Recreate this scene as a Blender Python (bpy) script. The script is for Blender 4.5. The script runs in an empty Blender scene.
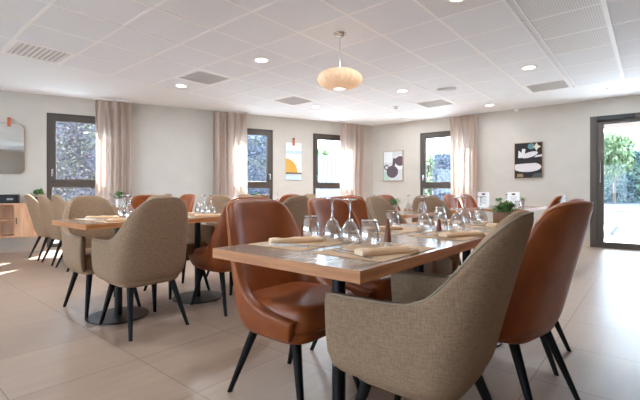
import bpy, bmesh, math, random
from mathutils import Vector, Matrix
random.seed(7)
PI = math.pi
scene = bpy.context.scene
COL = scene.collection
F = 394.5            # focal length in pixels of a 640 px wide frame
CAMH = 0.965
CEIL = 2.575

# ------------------------------------------------------------------ camera
cam_d = bpy.data.cameras.new('camera')
cam_d.sensor_width = 36.0
cam_d.lens = F / 640.0 * 36.0
cam_d.shift_y = -8.0 / 640.0
cam_d.clip_start = 0.02
cam = bpy.data.objects.new('camera', cam_d)
COL.objects.link(cam)
cam.location = (0, 0, CAMH)
cam.rotation_euler = (PI / 2, 0, 0)
scene.camera = cam

# ------------------------------------------------------------------ world, sun, exposure
world = bpy.data.worlds.new('sky')
scene.world = world
world.use_nodes = True
wn = world.node_tree
bg = wn.nodes['Background']
bg.inputs['Color'].default_value = (0.62, 0.80, 1.0, 1)
bg.inputs['Strength'].default_value = 8.0

sun_d = bpy.data.lights.new('sun', 'SUN')
sun_d.energy = 21.0
sun_d.color = (1.0, 0.99, 0.97)
sun_d.angle = math.radians(0.8)
sun = bpy.data.objects.new('sun', sun_d)
COL.objects.link(sun)
sun.rotation_euler = Vector((0.10, -1.0, -0.92)).to_track_quat('-Z', 'Y').to_euler()

vs = scene.view_settings
vs.view_transform = 'Standard'
vs.look = 'None'
vs.gamma = 1.0
vs.use_curve_mapping = False
vs.exposure = 0.95
DOWNLIGHT_W = 14.0
scene.cycles.use_denoising = True
scene.cycles.max_bounces = 10
scene.cycles.diffuse_bounces = 5
scene.cycles.transparent_max_bounces = 24

# ------------------------------------------------------------------ room axes
# tables, floor tiles and ceiling grid run along U and V
UX, UY = 0.644, 0.765
UANG = math.atan2(UY, UX)
def uv(u, v, z=0.0):
    return Vector((UX * u - UY * v, UY * u + UX * v, z))

# ------------------------------------------------------------------ materials
def srgb(r, g, b):
    f = lambda c: (c / 255 / 12.92) if c / 255 <= 0.04045 else ((c / 255 + 0.055) / 1.055) ** 2.4
    return (f(r), f(g), f(b), 1.0)

MATS = {}
def principled(name, color, rough=0.5, metal=0.0, **kw):
    m = bpy.data.materials.new(name)
    m.use_nodes = True
    b = m.node_tree.nodes['Principled BSDF']
    b.inputs['Base Color'].default_value = color
    b.inputs['Roughness'].default_value = rough
    b.inputs['Metallic'].default_value = metal
    for k, v in kw.items():
        b.inputs[k.replace('_', ' ')].default_value = v
    MATS[name] = m
    return m

def add_noise(m, c1, c2, scale, stretch=(1, 1, 1), detail=4, bump=0.0, coord='Object', lo=0.35, hi=0.65, bscale=None):
    nt = m.node_tree
    b = nt.nodes['Principled BSDF']
    tc = nt.nodes.new('ShaderNodeTexCoord')
    mp = nt.nodes.new('ShaderNodeMapping')
    mp.inputs['Scale'].default_value = stretch
    no = nt.nodes.new('ShaderNodeTexNoise')
    no.inputs['Scale'].default_value = scale
    no.inputs['Detail'].default_value = detail
    cr = nt.nodes.new('ShaderNodeValToRGB')
    cr.color_ramp.elements[0].position = lo
    cr.color_ramp.elements[1].position = hi
    cr.color_ramp.elements[0].color = c1
    cr.color_ramp.elements[1].color = c2
    nt.links.new(tc.outputs[coord], mp.inputs['Vector'])
    nt.links.new(mp.outputs['Vector'], no.inputs['Vector'])
    nt.links.new(no.outputs['Fac'], cr.inputs['Fac'])
    nt.links.new(cr.outputs['Color'], b.inputs['Base Color'])
    if bump:
        bp = nt.nodes.new('ShaderNodeBump')
        bp.inputs['Strength'].default_value = bump
        bp.inputs['Distance'].default_value = 0.002
        nt.links.new(no.outputs['Fac'], bp.inputs['Height'])
        nt.links.new(bp.outputs['Normal'], b.inputs['Normal'])
    return cr

def fabric(name, dark, light):
    """woven upholstery: two crossed sets of threads plus slubs"""
    m = principled(name, dark, 0.9)
    m.node_tree.nodes['Principled BSDF'].inputs['Specular IOR Level'].default_value = 0.2
    nt = m.node_tree
    b = nt.nodes['Principled BSDF']
    tc = nt.nodes.new('ShaderNodeTexCoord')
    outs = []
    for st in ((40, 40, 300), (300, 300, 40)):
        mp = nt.nodes.new('ShaderNodeMapping'); mp.inputs['Scale'].default_value = st
        no = nt.nodes.new('ShaderNodeTexNoise'); no.inputs['Scale'].default_value = 1.0; no.inputs['Detail'].default_value = 3
        nt.links.new(tc.outputs['Object'], mp.inputs['Vector'])
        nt.links.new(mp.outputs['Vector'], no.inputs['Vector'])
        outs.append(no.outputs['Fac'])
    ad = nt.nodes.new('ShaderNodeMath'); ad.operation = 'ADD'
    nt.links.new(outs[0], ad.inputs[0]); nt.links.new(outs[1], ad.inputs[1])
    mr = nt.nodes.new('ShaderNodeMapRange')
    mr.inputs['From Min'].default_value = 0.6; mr.inputs['From Max'].default_value = 1.4
    nt.links.new(ad.outputs[0], mr.inputs['Value'])
    mx = nt.nodes.new('ShaderNodeMix'); mx.data_type = 'RGBA'
    mx.inputs[6].default_value = dark; mx.inputs[7].default_value = light
    nt.links.new(mr.outputs['Result'], mx.inputs[0])
    nt.links.new(mx.outputs[2], b.inputs['Base Color'])
    bp = nt.nodes.new('ShaderNodeBump'); bp.inputs['Strength'].default_value = 0.4; bp.inputs['Distance'].default_value = 0.001
    nt.links.new(mr.outputs['Result'], bp.inputs['Height'])
    nt.links.new(bp.outputs['Normal'], b.inputs['Normal'])
    return m

wall_m = principled('wall_paint', srgb(218, 213, 205), 0.85)
add_noise(wall_m, srgb(195, 187, 177), srgb(200, 192, 182), 3.0)
plaster_m = principled('ceiling_plaster', srgb(242, 246, 251), 0.9)
tile_m = principled('ceiling_tile', srgb(222, 221, 221), 0.9)
add_noise(tile_m, srgb(236, 241, 248), srgb(240, 245, 251), 90, detail=2)
tbar_m = principled('white_tee_bar', srgb(252, 253, 255), 0.45)
frame_m = principled('taupe_aluminium', srgb(78, 68, 60), 0.5, 0.0)
black_m = principled('black_metal', srgb(20, 19, 20), 0.4, 0.3)
leg_m = principled('black_stained_wood', srgb(14, 13, 13), 0.6, 0.0, Specular_IOR_Level=0.25)
white_m = principled('white_plastic', srgb(238, 238, 236), 0.4)
steel_m = principled('brushed_steel', srgb(190, 186, 182), 0.25, 1.0)
gfab = fabric('greige_weave', srgb(132, 104, 81), srgb(172, 142, 115))
gpipe = principled('greige_piping', srgb(158, 138, 118), 0.85)
leather = principled('cognac_leather', srgb(150, 70, 32), 0.4)
add_noise(leather, srgb(134, 64, 24), srgb(153, 78, 32), 9, bump=0.15)
lpipe = principled('tan_piping', srgb(178, 104, 60), 0.5)
wood_top = principled('taupe_oak_laminate', srgb(150, 122, 102), 0.17)
add_noise(wood_top, srgb(136, 109, 90), srgb(155, 129, 109), 2.2, (1.2, 10, 1), detail=6)
wood_edge = principled('oak_edge_band', srgb(196, 140, 98), 0.4)
add_noise(wood_edge, srgb(182, 116, 68), srgb(208, 144, 94), 4, (1, 1, 14), detail=5)
cab_m = principled('oak_veneer', srgb(205, 158, 122), 0.5)
add_noise(cab_m, srgb(192, 142, 106), srgb(214, 168, 132), 3.5, (8, 8, 0.8), detail=5)
kraft = principled('kraft_paper', srgb(196, 158, 122), 0.8)
napkin_m = principled('peach_napkin', srgb(234, 204, 172), 0.85)
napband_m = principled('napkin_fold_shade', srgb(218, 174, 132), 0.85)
leaf_m = principled('leaf_green', srgb(72, 110, 58), 0.6)
add_noise(leaf_m, srgb(52, 92, 44), srgb(112, 148, 84), 30)
pot_m = principled('stone_pot', srgb(190, 182, 172), 0.7)
planter_m = principled('brown_planter', srgb(150, 112, 88), 0.7)
paper_m = principled('white_card', srgb(244, 243, 242), 0.7)
ink_m = principled('grey_ink', srgb(150, 150, 158), 0.7)
logo_m = principled('maroon_ink', srgb(120, 66, 62), 0.7)
mill_m = principled('walnut', srgb(128, 70, 42), 0.4)
orange_m = principled('tan_leather_strap', srgb(196, 86, 40), 0.5)
skirt_m = principled('beige_skirting_tile', srgb(206, 188, 170), 0.4)

def cloth_material():
    m = bpy.data.materials.new('curtain_cloth'); m.use_nodes = True
    nt = m.node_tree; b = nt.nodes['Principled BSDF']; out = nt.nodes['Material Output']
    b.inputs['Base Color'].default_value = srgb(200, 182, 170)
    b.inputs['Roughness'].default_value = 0.9
    t = nt.nodes.new('ShaderNodeBsdfTranslucent'); t.inputs['Color'].default_value = srgb(208, 188, 175)
    mx = nt.nodes.new('ShaderNodeMixShader'); mx.inputs[0].default_value = 0.38
    nt.links.new(b.outputs[0], mx.inputs[1]); nt.links.new(t.outputs[0], mx.inputs[2])
    nt.links.new(mx.outputs[0], out.inputs['Surface'])
    return m
curtain_m = cloth_material()

def glass_material(name, tint, base, fres):
    """thin glass: clear, with a fresnel-weighted gloss"""
    m = bpy.data.materials.new(name); m.use_nodes = True
    nt = m.node_tree; nt.nodes.remove(nt.nodes['Principled BSDF']); out = nt.nodes['Material Output']
    tr = nt.nodes.new('ShaderNodeBsdfTransparent'); tr.inputs['Color'].default_value = tint
    gl = nt.nodes.new('ShaderNodeBsdfGlossy'); gl.inputs['Roughness'].default_value = 0.02
    lw = nt.nodes.new('ShaderNodeLayerWeight'); lw.inputs['Blend'].default_value = fres
    mr = nt.nodes.new('ShaderNodeMapRange')
    mr.inputs['To Min'].default_value = base; mr.inputs['To Max'].default_value = 0.75
    mx = nt.nodes.new('ShaderNodeMixShader')
    nt.links.new(lw.outputs['Facing'], mr.inputs['Value'])
    nt.links.new(mr.outputs[0], mx.inputs[0])
    nt.links.new(tr.outputs[0], mx.inputs[1]); nt.links.new(gl.outputs[0], mx.inputs[2])
    nt.links.new(mx.outputs[0], out.inputs['Surface'])
    return m
pane_m = glass_material('window_glass', (0.97, 0.985, 0.98, 1), 0.015, 0.1)
glass_m = glass_material('drinking_glass', (0.95, 0.96, 0.96, 1), 0.26, 0.62)

def emit(name, color, s):
    m = bpy.data.materials.new(name); m.use_nodes = True
    b = m.node_tree.nodes['Principled BSDF']
    b.inputs['Base Color'].default_value = color
    b.inputs['Emission Color'].default_value = color
    b.inputs['Emission Strength'].default_value = s
    return m
lamp_m = emit('downlight_diffuser', (1.0, 0.93, 0.82, 1), 5.0)

# ------------------------------------------------------------------ builders
def finish(bm, smooth_angle=None):
    bmesh.ops.recalc_face_normals(bm, faces=bm.faces)
    if smooth_angle:
        for f in bm.faces: f.smooth = True

def obj(name, bm, mat, parent=None, smooth=None, loc=None, rot=0.0):
    finish(bm, smooth)
    me = bpy.data.meshes.new(name)
    bm.to_mesh(me); bm.free()
    if smooth:
        me.set_sharp_from_angle(angle=math.radians(smooth))
    if mat: me.materials.append(mat)
    o = bpy.data.objects.new(name, me)
    COL.objects.link(o)
    if parent: o.parent = parent
    if loc is not None: o.location = loc
    if rot: o.rotation_euler = (0, 0, rot)
    return o

def tag(o, label, cat, group=None, kind=None):
    o['label'] = label
    o['category'] = cat
    if group: o['group'] = group
    if kind: o['kind'] = kind
    return o

def thing(name, label, cat, loc=(0, 0, 0), rot=0.0, group=None):
    o = bpy.data.objects.new(name, None)
    o.empty_display_size = 0.1
    COL.objects.link(o)
    o.location = loc
    o.rotation_euler = (0, 0, rot)
    return tag(o, label, cat, group)

def struct(o, label, cat='structure'):
    o['kind'] = 'structure'; o['label'] = label; o['category'] = cat
    return o

def dup(root, loc, rot, label, group=None):
    r = root.copy(); COL.objects.link(r)
    r.location = loc; r.rotation_euler = (0, 0, rot)
    r['label'] = label
    if group: r['group'] = group
    for ch in list(root.children):
        c = ch.copy(); COL.objects.link(c); c.parent = r
        for g in ch.children:
            d = g.copy(); COL.objects.link(d); d.parent = c
    return r

def box(bm, x0, x1, y0, y1, z0, z1, M=None, bevel=0.0, seg=2):
    vs_ = [bm.verts.new((x, y, z)) for x in (x0, x1) for y in (y0, y1) for z in (z0, z1)]
    if M is not None:
        for v in vs_: v.co = M @ v.co
    q = [(0, 1, 3, 2), (4, 6, 7, 5), (0, 4, 5, 1), (2, 3, 7, 6), (0, 2, 6, 4), (1, 5, 7, 3)]
    fs = [bm.faces.new([vs_[i] for i in f]) for f in q]
    if bevel:
        es = list({e for f in fs for e in f.edges})
        bmesh.ops.bevel(bm, geom=es, offset=bevel, segments=seg, affect='EDGES', profile=0.5)

def bx(*a, **k):
    bm = bmesh.new(); box(bm, *a, **k); return bm

def loft(bm, rings, cap=True, closed=True):
    R = [[bm.verts.new(p) for p in r] for r in rings]
    n = len(R[0])
    for a, b in zip(R, R[1:]):
        for i in range(n if closed else n - 1):
            j = (i + 1) % n
            bm.faces.new((a[i], a[j], b[j], b[i]))
    if cap:
        bm.faces.new(list(reversed(R[0]))); bm.faces.new(R[-1])

def lathe(bm, prof, n=20, c=(0, 0, 0), cap=False):
    rings = []
    for r, z in prof:
        rings.append([(c[0] + max(r, 1e-4) * math.cos(2 * PI * i / n), c[1] + max(r, 1e-4) * math.sin(2 * PI * i / n), c[2] + z) for i in range(n)])
    loft(bm, rings, cap=cap)

def tube(bm, pts, r, n=8, r2=None):
    pts = [Vector(p) for p in pts]
    rings = []
    m = len(pts)
    up = Vector((0, 0, 1))
    for i, p in enumerate(pts):
        d = (pts[min(i + 1, m - 1)] - pts[max(i - 1, 0)]).normalized()
        a = d.cross(up)
        if a.length < 1e-3: a = d.cross(Vector((1, 0, 0)))
        a.normalize(); b = d.cross(a).normalized()
        rr = r if r2 is None else r + (r2 - r) * i / (m - 1)
        rings.append([p + a * rr * math.cos(2 * PI * k / n) + b * rr * math.sin(2 * PI * k / n) for k in range(n)])
    loft(bm, rings)

def superell(hx, y0, y1, n=4.0, N=32):
    cy, hy = (y0 + y1) / 2, (y1 - y0) / 2
    out = []
    for i in range(N):
        a = 2 * PI * i / N
        c, s = math.cos(a), math.sin(a)
        out.append((hx * math.copysign(abs(c) ** (2 / n), c), cy + hy * math.copysign(abs(s) ** (2 / n), s)))
    return out

def prism(bm, pts, z0, z1):
    loft(bm, [[(x, y, z0) for x, y in pts], [(x, y, z1) for x, y in pts]])

def interp(t, table):
    if t <= table[0][0]: return table[0][1]
    for (a, va), (b, vb) in zip(table, table[1:]):
        if t <= b:
            s = (t - a) / (b - a)
            s = s * s * (3 - 2 * s) if False else s
            return va + (vb - va) * s
    return table[-1][1]

def bake(o, mods):
    """apply modifiers by evaluating them, keeps the object and swaps its mesh"""
    for kind, props in mods:
        m = o.modifiers.new(kind, kind)
        for k, v in props.items(): setattr(m, k, v)
    dg = bpy.context.evaluated_depsgraph_get()
    dg.update()
    me = bpy.data.meshes.new_from_object(o.evaluated_get(dg))
    o.modifiers.clear()
    o.data = me
    for p in me.polygons: p.use_smooth = True

# ================================================================== STRUCTURE
# corner of the two far walls, and a second point on each
CORNER = Vector((1.29, 9.60))
LDIR = Vector((6.365, 3.343)).normalized()        # along the left wall towards the corner
RDIR = Vector((4.01, -3.07)).normalized()       # along the right wall away from the corner
LLEN, RLEN = 11.6, 10.4
L0 = CORNER - LDIR * LLEN
LANG, RANG = math.atan2(LDIR.y, LDIR.x), math.atan2(RDIR.y, RDIR.x)

def hit(px, P, D):
    """distance along wall line P + D*t where the sight line of picture column px meets it"""
    k = (px - 320.0) / F
    return (k * P.y - P.x) / (D.x - k * D.y)
def lw(px): return hit(px, L0, LDIR)
def rw(px): return hit(px, CORNER, RDIR)

def wall(name, P, ang, length, openings, label, thick=0.22, h=CEIL):
    bm = bmesh.new()
    xs = 0.0
    for a, b, z0, z1 in sorted(openings):
        box(bm, xs, a, 0, thick, 0, h)
        if z0 > 0: box(bm, a, b, 0, thick, 0, z0)
        box(bm, a, b, 0, thick, z1, h)
        xs = b
    box(bm, xs, length, 0, thick, 0, h)
    o = obj(name, bm, wall_m, loc=(P.x, P.y, 0), rot=ang)
    return struct(o, label, 'wall')

WT = 2.285
w1 = (lw(46.5), lw(119), 0.04, WT)
w2 = (lw(228), lw(273), 0.04, WT)
w3 = (lw(313), lw(357), 0.04, WT)
w4 = (rw(420), rw(473), 0.04, WT)
dr = (rw(590), rw(590) + 2.2, 0.0, WT)
wall('wall_left', L0, LANG, LLEN, [w1, w2, w3], 'long pale wall with three tall windows')
wall('wall_right', CORNER, RANG, RLEN, [w4, dr], 'pale wall with one window, two pictures and the glass door')
R1 = CORNER + RDIR * RLEN
# the part of the room behind the camera; its window openings are added for daylight
BK = -4.6
BL = Vector((L0.x, BK)); BR = Vector((R1.x, BK))
wall('wall_back_left', BL, PI / 2, L0.y - BK, [(1.6, 6.2, 0.5, 2.3)], 'plain pale wall at the left end of the room')
wall('wall_back', BR, PI, BR.x - BL.x, [(12.8, 17.5, 0.5, 2.3)], 'plain pale wall behind the camera')
wall('wall_back_right', Vector((R1.x, R1.y)), -PI / 2, R1.y - BK, [], 'plain pale wall at the right end of the room')

room = [BL, BR, R1, CORNER, L0]
def poly_slab(name, pts, z0, z1, mat):
    bm = bmesh.new()
    loft(bm, [[(p.x, p.y, z0) for p in pts], [(p.x, p.y, z1) for p in pts]])
    return obj(name, bm, mat)

# floor: square stone-look tiles laid along U / V
def floor_material():
    m = principled('floor_tile', srgb(196, 172, 156), 0.3)
    nt = m.node_tree; b = nt.nodes['Principled BSDF']
    tc = nt.nodes.new('ShaderNodeTexCoord')
    mp = nt.nodes.new('ShaderNodeMapping'); mp.vector_type = 'POINT'
    mp.inputs['Rotation'].default_value = (0, 0, -UANG)
    mp.inputs['Location'].default_value = (-0.47, -0.475, 0)
    nt.links.new(tc.outputs['Object'], mp.inputs['Vector'])
    br = nt.nodes.new('ShaderNodeTexBrick')
    br.offset = 0.0; br.squash = 1.0
    br.inputs['Scale'].default_value = 1.0
    br.inputs['Brick Width'].default_value = 0.6
    br.inputs['Row Height'].default_value = 0.6
    br.inputs['Mortar Size'].default_value = 0.0028
    br.inputs['Mortar Smooth'].default_value = 0.2
    br.inputs['Color1'].default_value = srgb(170, 145, 126)
    br.inputs['Color2'].default_value = srgb(163, 138, 120)
    br.inputs['Mortar'].default_value = srgb(122, 100, 86)
    nt.links.new(mp.outputs[0], br.inputs['Vector'])
    mp2 = nt.nodes.new('ShaderNodeMapping'); mp2.inputs['Scale'].default_value = (1.2, 9, 1)
    nt.links.new(mp.outputs[0], mp2.inputs['Vector'])
    no = nt.nodes.new('ShaderNodeTexNoise'); no.inputs['Scale'].default_value = 1.6; no.inputs['Detail'].default_value = 6
    nt.links.new(mp2.outputs[0], no.inputs['Vector'])
    mr = nt.nodes.new('ShaderNodeMapRange')
    mr.inputs['From Min'].default_value = 0.3; mr.inputs['From Max'].default_value = 0.7
    mr.inputs['To Min'].default_value = 0.9; mr.inputs['To Max'].default_value = 1.07
    nt.links.new(no.outputs['Fac'], mr.inputs['Value'])
    mx = nt.nodes.new('ShaderNodeMix'); mx.data_type = 'RGBA'; mx.blend_type = 'MULTIPLY'
    mx.inputs[0].default_value = 1.0
    nt.links.new(br.outputs['Color'], mx.inputs[6]); nt.links.new(mr.outputs[0], mx.inputs[7])
    nt.links.new(mx.outputs[2], b.inputs['Base Color'])
    rr = nt.nodes.new('ShaderNodeMapRange')
    rr.inputs['To Min'].default_value = 0.27; rr.inputs['To Max'].default_value = 0.42
    nt.links.new(no.outputs['Fac'], rr.inputs['Value']); nt.links.new(rr.outputs[0], b.inputs['Roughness'])
    return m
struct(poly_slab('floor', room, -0.12, 0.0, floor_material()), 'beige stone-look floor tiles with thin dark joints', 'floor')
struct(poly_slab('ceiling', room, CEIL, CEIL + 0.15, plaster_m), 'white plaster ceiling border around the tile grid', 'ceiling')

# suspended grid: lattice lines every 0.6 m, tile field up to v = 5.71 and u = 7.09
GU0, GV0 = 2.29 - 0.6 * 11, 2.71 - 0.6 * 9
NU, NV = 19, 14        # cells
def inside(p):
    def left(a, b): return (b.x - a.x) * (p.y - a.y) - (b.y - a.y) * (p.x - a.x)
    return all(left(room[i], room[(i + 1) % 5]) > 0.02 for i in range(5))
perf = set()
for iu in range(10, 16): perf.add((iu, 5))
for iu in range(10, 13): perf.add((iu, 6))
vents = {(9, 13): 'ribbed white air vent near the far left window',
         (12, 12): 'square white air vent nearest the left row of curtains',
         (15, 12): 'white air vent above the third window',
         (18, 9): 'white air vent in front of the right wall window',
         (18, 6): 'white air vent nearest the glass door'}
tb = bmesh.new(); pb = bmesh.new()
Rg = Matrix.Rotation(UANG, 4, 'Z')
for i in range(NU):
    for j in range(NV):
        u0, v0 = GU0 + .6 * i, GV0 + .6 * j
        cs = [uv(u0 + a, v0 + b) for a in (0, .6) for b in (0, .6)]
        if not all(inside(c) for c in cs): continue
        if (i, j) in vents: continue
        dz = 0.006 * random.random()
        box(pb if (i, j) in perf else tb, u0 + .013, u0 + .587, v0 + .013, v0 + .587, CEIL - .008 - dz, CEIL - .0005, Rg, )
struct(obj('ceiling_tile_field', tb, tile_m), 'pale grey suspended ceiling tiles', 'ceiling')
def perf_material():
    m = principled('perforated_panel', srgb(205, 205, 207), 0.6)
    nt = m.node_tree; b = nt.nodes['Principled BSDF']
    tc = nt.nodes.new('ShaderNodeTexCoord')
    mp = nt.nodes.new('ShaderNodeMapping'); mp.inputs['Rotation'].default_value = (0, 0, -UANG)
    nt.links.new(tc.outputs['Object'], mp.inputs['Vector'])
    br = nt.nodes.new('ShaderNodeTexBrick'); br.offset = 0.0
    br.inputs['Scale'].default_value = 1.0
    br.inputs['Brick Width'].default_value = 0.02; br.inputs['Row Height'].default_value = 0.02
    br.inputs['Mortar Size'].default_value = 0.0032
    br.inputs['Color1'].default_value = srgb(214, 216, 220); br.inputs['Color2'].default_value = srgb(214, 216, 220)
    br.inputs['Mortar'].default_value = srgb(242, 244, 247)
    nt.links.new(mp.outputs[0], br.inputs['Vector'])
    nt.links.new(br.outputs['Color'], b.inputs['Base Color'])
    return m
struct(obj('ceiling_perforated_tiles', pb, perf_material()), 'perforated ceiling tiles above the right side of the room', 'ceiling')
bb = bmesh.new()
for i in range(NU + 1):
    u0 = GU0 + .6 * i
    run = [GV0 + .6 * j for j in range(NV + 1) if inside(uv(u0 - .05, GV0 + .6 * j)) and inside(uv(u0 + .05, GV0 + .6 * j))]
    if len(run) > 1: box(bb, u0 - .014, u0 + .014, run[0], run[-1] + (0.012), CEIL - .012, CEIL - .0005, Rg)
for j in range(NV + 1):
    v0 = GV0 + .6 * j
    run = [GU0 + .6 * i for i in range(NU + 1) if inside(uv(GU0 + .6 * i, v0 - .05)) and inside(uv(GU0 + .6 * i, v0 + .05))]
    if len(run) > 1:
        if abs(v0 - 0.91) < .05:
            for s in (-.040, .024): box(bb, run[0], run[-1], v0 + s, v0 + s + .016, CEIL - .02, CEIL - .0005, Rg)
        elif abs(v0 - 0.31) < .05:
            box(bb, run[0], run[-1], v0 - .018, v0 + .018, CEIL - .03, CEIL - .0005, Rg)
        else:
            box(bb, run[0], run[-1], v0 - .014, v0 + .014, CEIL - .0135, CEIL - .0005, Rg)
struct(obj('trim_1', bb, tbar_m), 'white tee bars of the suspended ceiling grid', 'ceiling grid')

# skirting
def skirt(name, P, ang, segs, label):
    bm = bmesh.new()
    for a, b in segs: box(bm, a, b, -0.014, 0.0, 0.0, 0.09)
    struct(obj(name, bm, skirt_m, loc=(P.x, P.y, 0), rot=ang), label, 'baseboard')
skirt('baseboard_left', L0, LANG, [(0.02, w1[0]), (w1[1], w2[0]), (w2[1], w3[0]), (w3[1], LLEN - .02)], 'beige tile skirting along the wall with three windows')
skirt('baseboard_right', CORNER, RANG, [(0.02, w4[0]), (w4[1], dr[0]), (dr[1], RLEN - .02)], 'beige tile skirting along the wall with the glass door')

# windows
def window(name, P, ang, w, label, handle_side, transom=1.10):
    a, b, z0, z1 = w
    e = bpy.data.objects.new(name, None); COL.objects.link(e)
    e.location = (P.x, P.y, 0); e.rotation_euler = (0, 0, ang)
    struct(e, label, 'window')
    t = 0.055
    bm = bmesh.new()
    for r in ((a, a + t, z0, z1), (b - t, b, z0, z1), (a + t, b - t, z1 - t, z1), (a + t, b - t, z0, z0 + t),
              (a + t, b - t, transom - .04, transom + .04)):
        box(bm, r[0], r[1], 0.02, 0.10, r[2], r[3], bevel=.004)
    obj('window_frame', bm, frame_m, e)
    s = 0.075
    for (q0, q1) in ((transom + .04, z1 - t), (z0 + t, transom - .04)):
        bm = bmesh.new()
        s2 = s if q0 > 1 else 0.02
        for r in ((a + t, a + t + s2, q0, q1), (b - t - s2, b - t, q0, q1), (a + t + s2, b - t - s2, q1 - s2, q1), (a + t + s2, b - t - s2, q0, q0 + s2 * .6)):
            box(bm, r[0], r[1], 0.005, 0.075, r[2], r[3], bevel=.004)
        sash = obj('sash', bm, frame_m, e)
        obj('pane', bx(a + t + s2, b - t - s2, 0.038, 0.044, q0 + s2 * .6, q1 - s2), pane_m, sash)
    hx = a + .085 if handle_side < 0 else b - .085
    bm = bmesh.new()
    box(bm, hx - .014, hx + .014, -0.012, 0.005, 1.27, 1.35, bevel=.004)
    box(bm, hx - .009, hx + .009, -0.045, -0.012, 1.32, 1.338, bevel=.003)
    box(bm, hx - .011, hx + .011, -0.058, -0.040, 1.22, 1.34, bevel=.004)
    obj('handle', bm, steel_m, e)
    return e
window('window_1', L0, LANG, w1, 'tall taupe-framed window nearest the oak sideboard', -1)
window('window_2', L0, LANG, w2, 'tall taupe-framed window to the left of the ochre arc wall hanging', 1)
window('window_3', L0, LANG, w3, 'tall taupe-framed window closest to the room corner', -1)
window('window_4', CORNER, RANG, w4, 'tall taupe-framed window on the wall with the pictures', -1)
for n, (P, a, w) in enumerate(((BL, PI / 2, (1.6, 6.2)), (BR, PI, (12.8, 17.5)))):  # unseen windows, added so that more daylight reaches the ceiling
    e = bpy.data.objects.new('window_%d' % (n + 5), None); COL.objects.link(e)
    e.location = (P.x, P.y, 0); e.rotation_euler = (0, 0, a)
    struct(e, 'wide window added in an unseen wall to let in daylight', 'window')
    bm = bmesh.new()
    for r in ((w[0], w[0] + .06, .5, 2.3), (w[1] - .06, w[1], .5, 2.3), (w[0] + .06, w[1] - .06, .5, .56), (w[0] + .06, w[1] - .06, 2.24, 2.3)):
        box(bm, r[0], r[1], .02, .09, r[2], r[3])
    obj('window_frame', bm, frame_m, e)
    obj('pane', bx(w[0] + .06, w[1] - .06, .05, .056, .56, 2.24), pane_m, e)

# sliding glass door
e = bpy.data.objects.new('door_1', None); COL.objects.link(e)
e.location = (CORNER.x, CORNER.y, 0); e.rotation_euler = (0, 0, RANG)
struct(e, 'sliding glass door with dark taupe frame opening to the terrace', 'door')
a, b = dr[0], dr[1]
bm = bmesh.new()
for r in ((a, a + .10, 0, WT), (b - .1, b, 0, WT), (a + .10, b - .1, WT - .09, WT), (a + .10, b - .1, 0.0, .025)):
    box(bm, r[0], r[1], -0.01, 0.14, r[2], r[3], bevel=.004)
obj('door_frame', bm, frame_m, e)
mid = (a + b) / 2
for k, (q0, q1, y0) in enumerate(((a + .10, mid + .05, 0.005), (mid - .05, b - .1, 0.07))):
    bm = bmesh.new()
    for r in ((q0, q0 + .10, .025, WT - .09), (q1 - .10, q1, .025, WT - .09), (q0 + .10, q1 - .1, .025, .10), (q0 + .10, q1 - .1, WT - .15, WT - .09)):
        box(bm, r[0], r[1], y0, y0 + .05, r[2], r[3], bevel=.004)
    leaf = obj('sliding_leaf', bm, frame_m, e)
    obj('pane', bx(q0 + .1, q1 - .1, y0 + .02, y0 + .026, .10, WT - .15), pane_m, leaf)
    if k == 0:
        bm = bmesh.new()
        tube(bm, [(q0 + .05, -0.002, 1.55), (q0 + .05, -.03, 1.54), (q0 + .05, -.03, 1.12), (q0 + .05, -0.002, 1.11)], .009, 8)
        obj('pull_handle', bm, steel_m, leaf, smooth=60)
# closer box on top of the door frame
obj('track_cover', bx(a + .10, a + .62, -.045, -.012, WT - .085, WT - .01, bevel=.004), black_m, e)

# ================================================================== OUTSIDE
paving = principled('terrace_paving', srgb(214, 214, 214), 0.8)
add_noise(paving, srgb(208, 208, 208), srgb(222, 222, 222), 2.0)
bm = bmesh.new(); box(bm, -60, 70, -30, 80, -0.45, -0.17)
o = obj('ground', bm, paving); struct(o, 'pale paving outside', 'ground')
yard = principled('yard_concrete', srgb(48, 48, 53), 0.85)
bm = bmesh.new(); prism(bm, [(3.5, 13.2), (12, 7.4), (60, 7.4), (60, 28), (3.5, 28)], -0.17, -0.16)
struct(obj('yard', bm, yard), 'grey concrete yard beyond the pale terrace', 'ground')
# lawn patch and grey road seen through the door
lawn = principled('lawn', srgb(120, 140, 84), 0.9); add_noise(lawn, srgb(40, 48, 28), srgb(54, 60, 36), 6)
asph = principled('blue_grey_asphalt', srgb(24, 35, 49), 0.85)
bm = bmesh.new(); prism(bm, [(21 + 4.6 * math.cos(t * PI / 12), 24 + 3.6 * math.sin(t * PI / 12)) for t in range(24)], -0.165, -0.12)
tag(obj('lawn', bm, lawn), 'oval of short grass on the terrace outside the door', 'lawn', kind='stuff')
bm = bmesh.new(); box(bm, 2, 70, 28, 42, -0.17, -0.15)
struct(obj('road', bm, asph), 'blue-grey road beyond the terrace', 'road')
kerb = obj('kerb', bx(-.11, .11, -2.2, 2.2, -.17, -.02, bevel=.01), principled('concrete', srgb(150, 146, 142), 0.9), loc=(8.3, 11.4, 0), rot=-0.69)
tag(kerb, 'grey concrete kerb on the terrace just outside the glass door', 'kerb')

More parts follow.
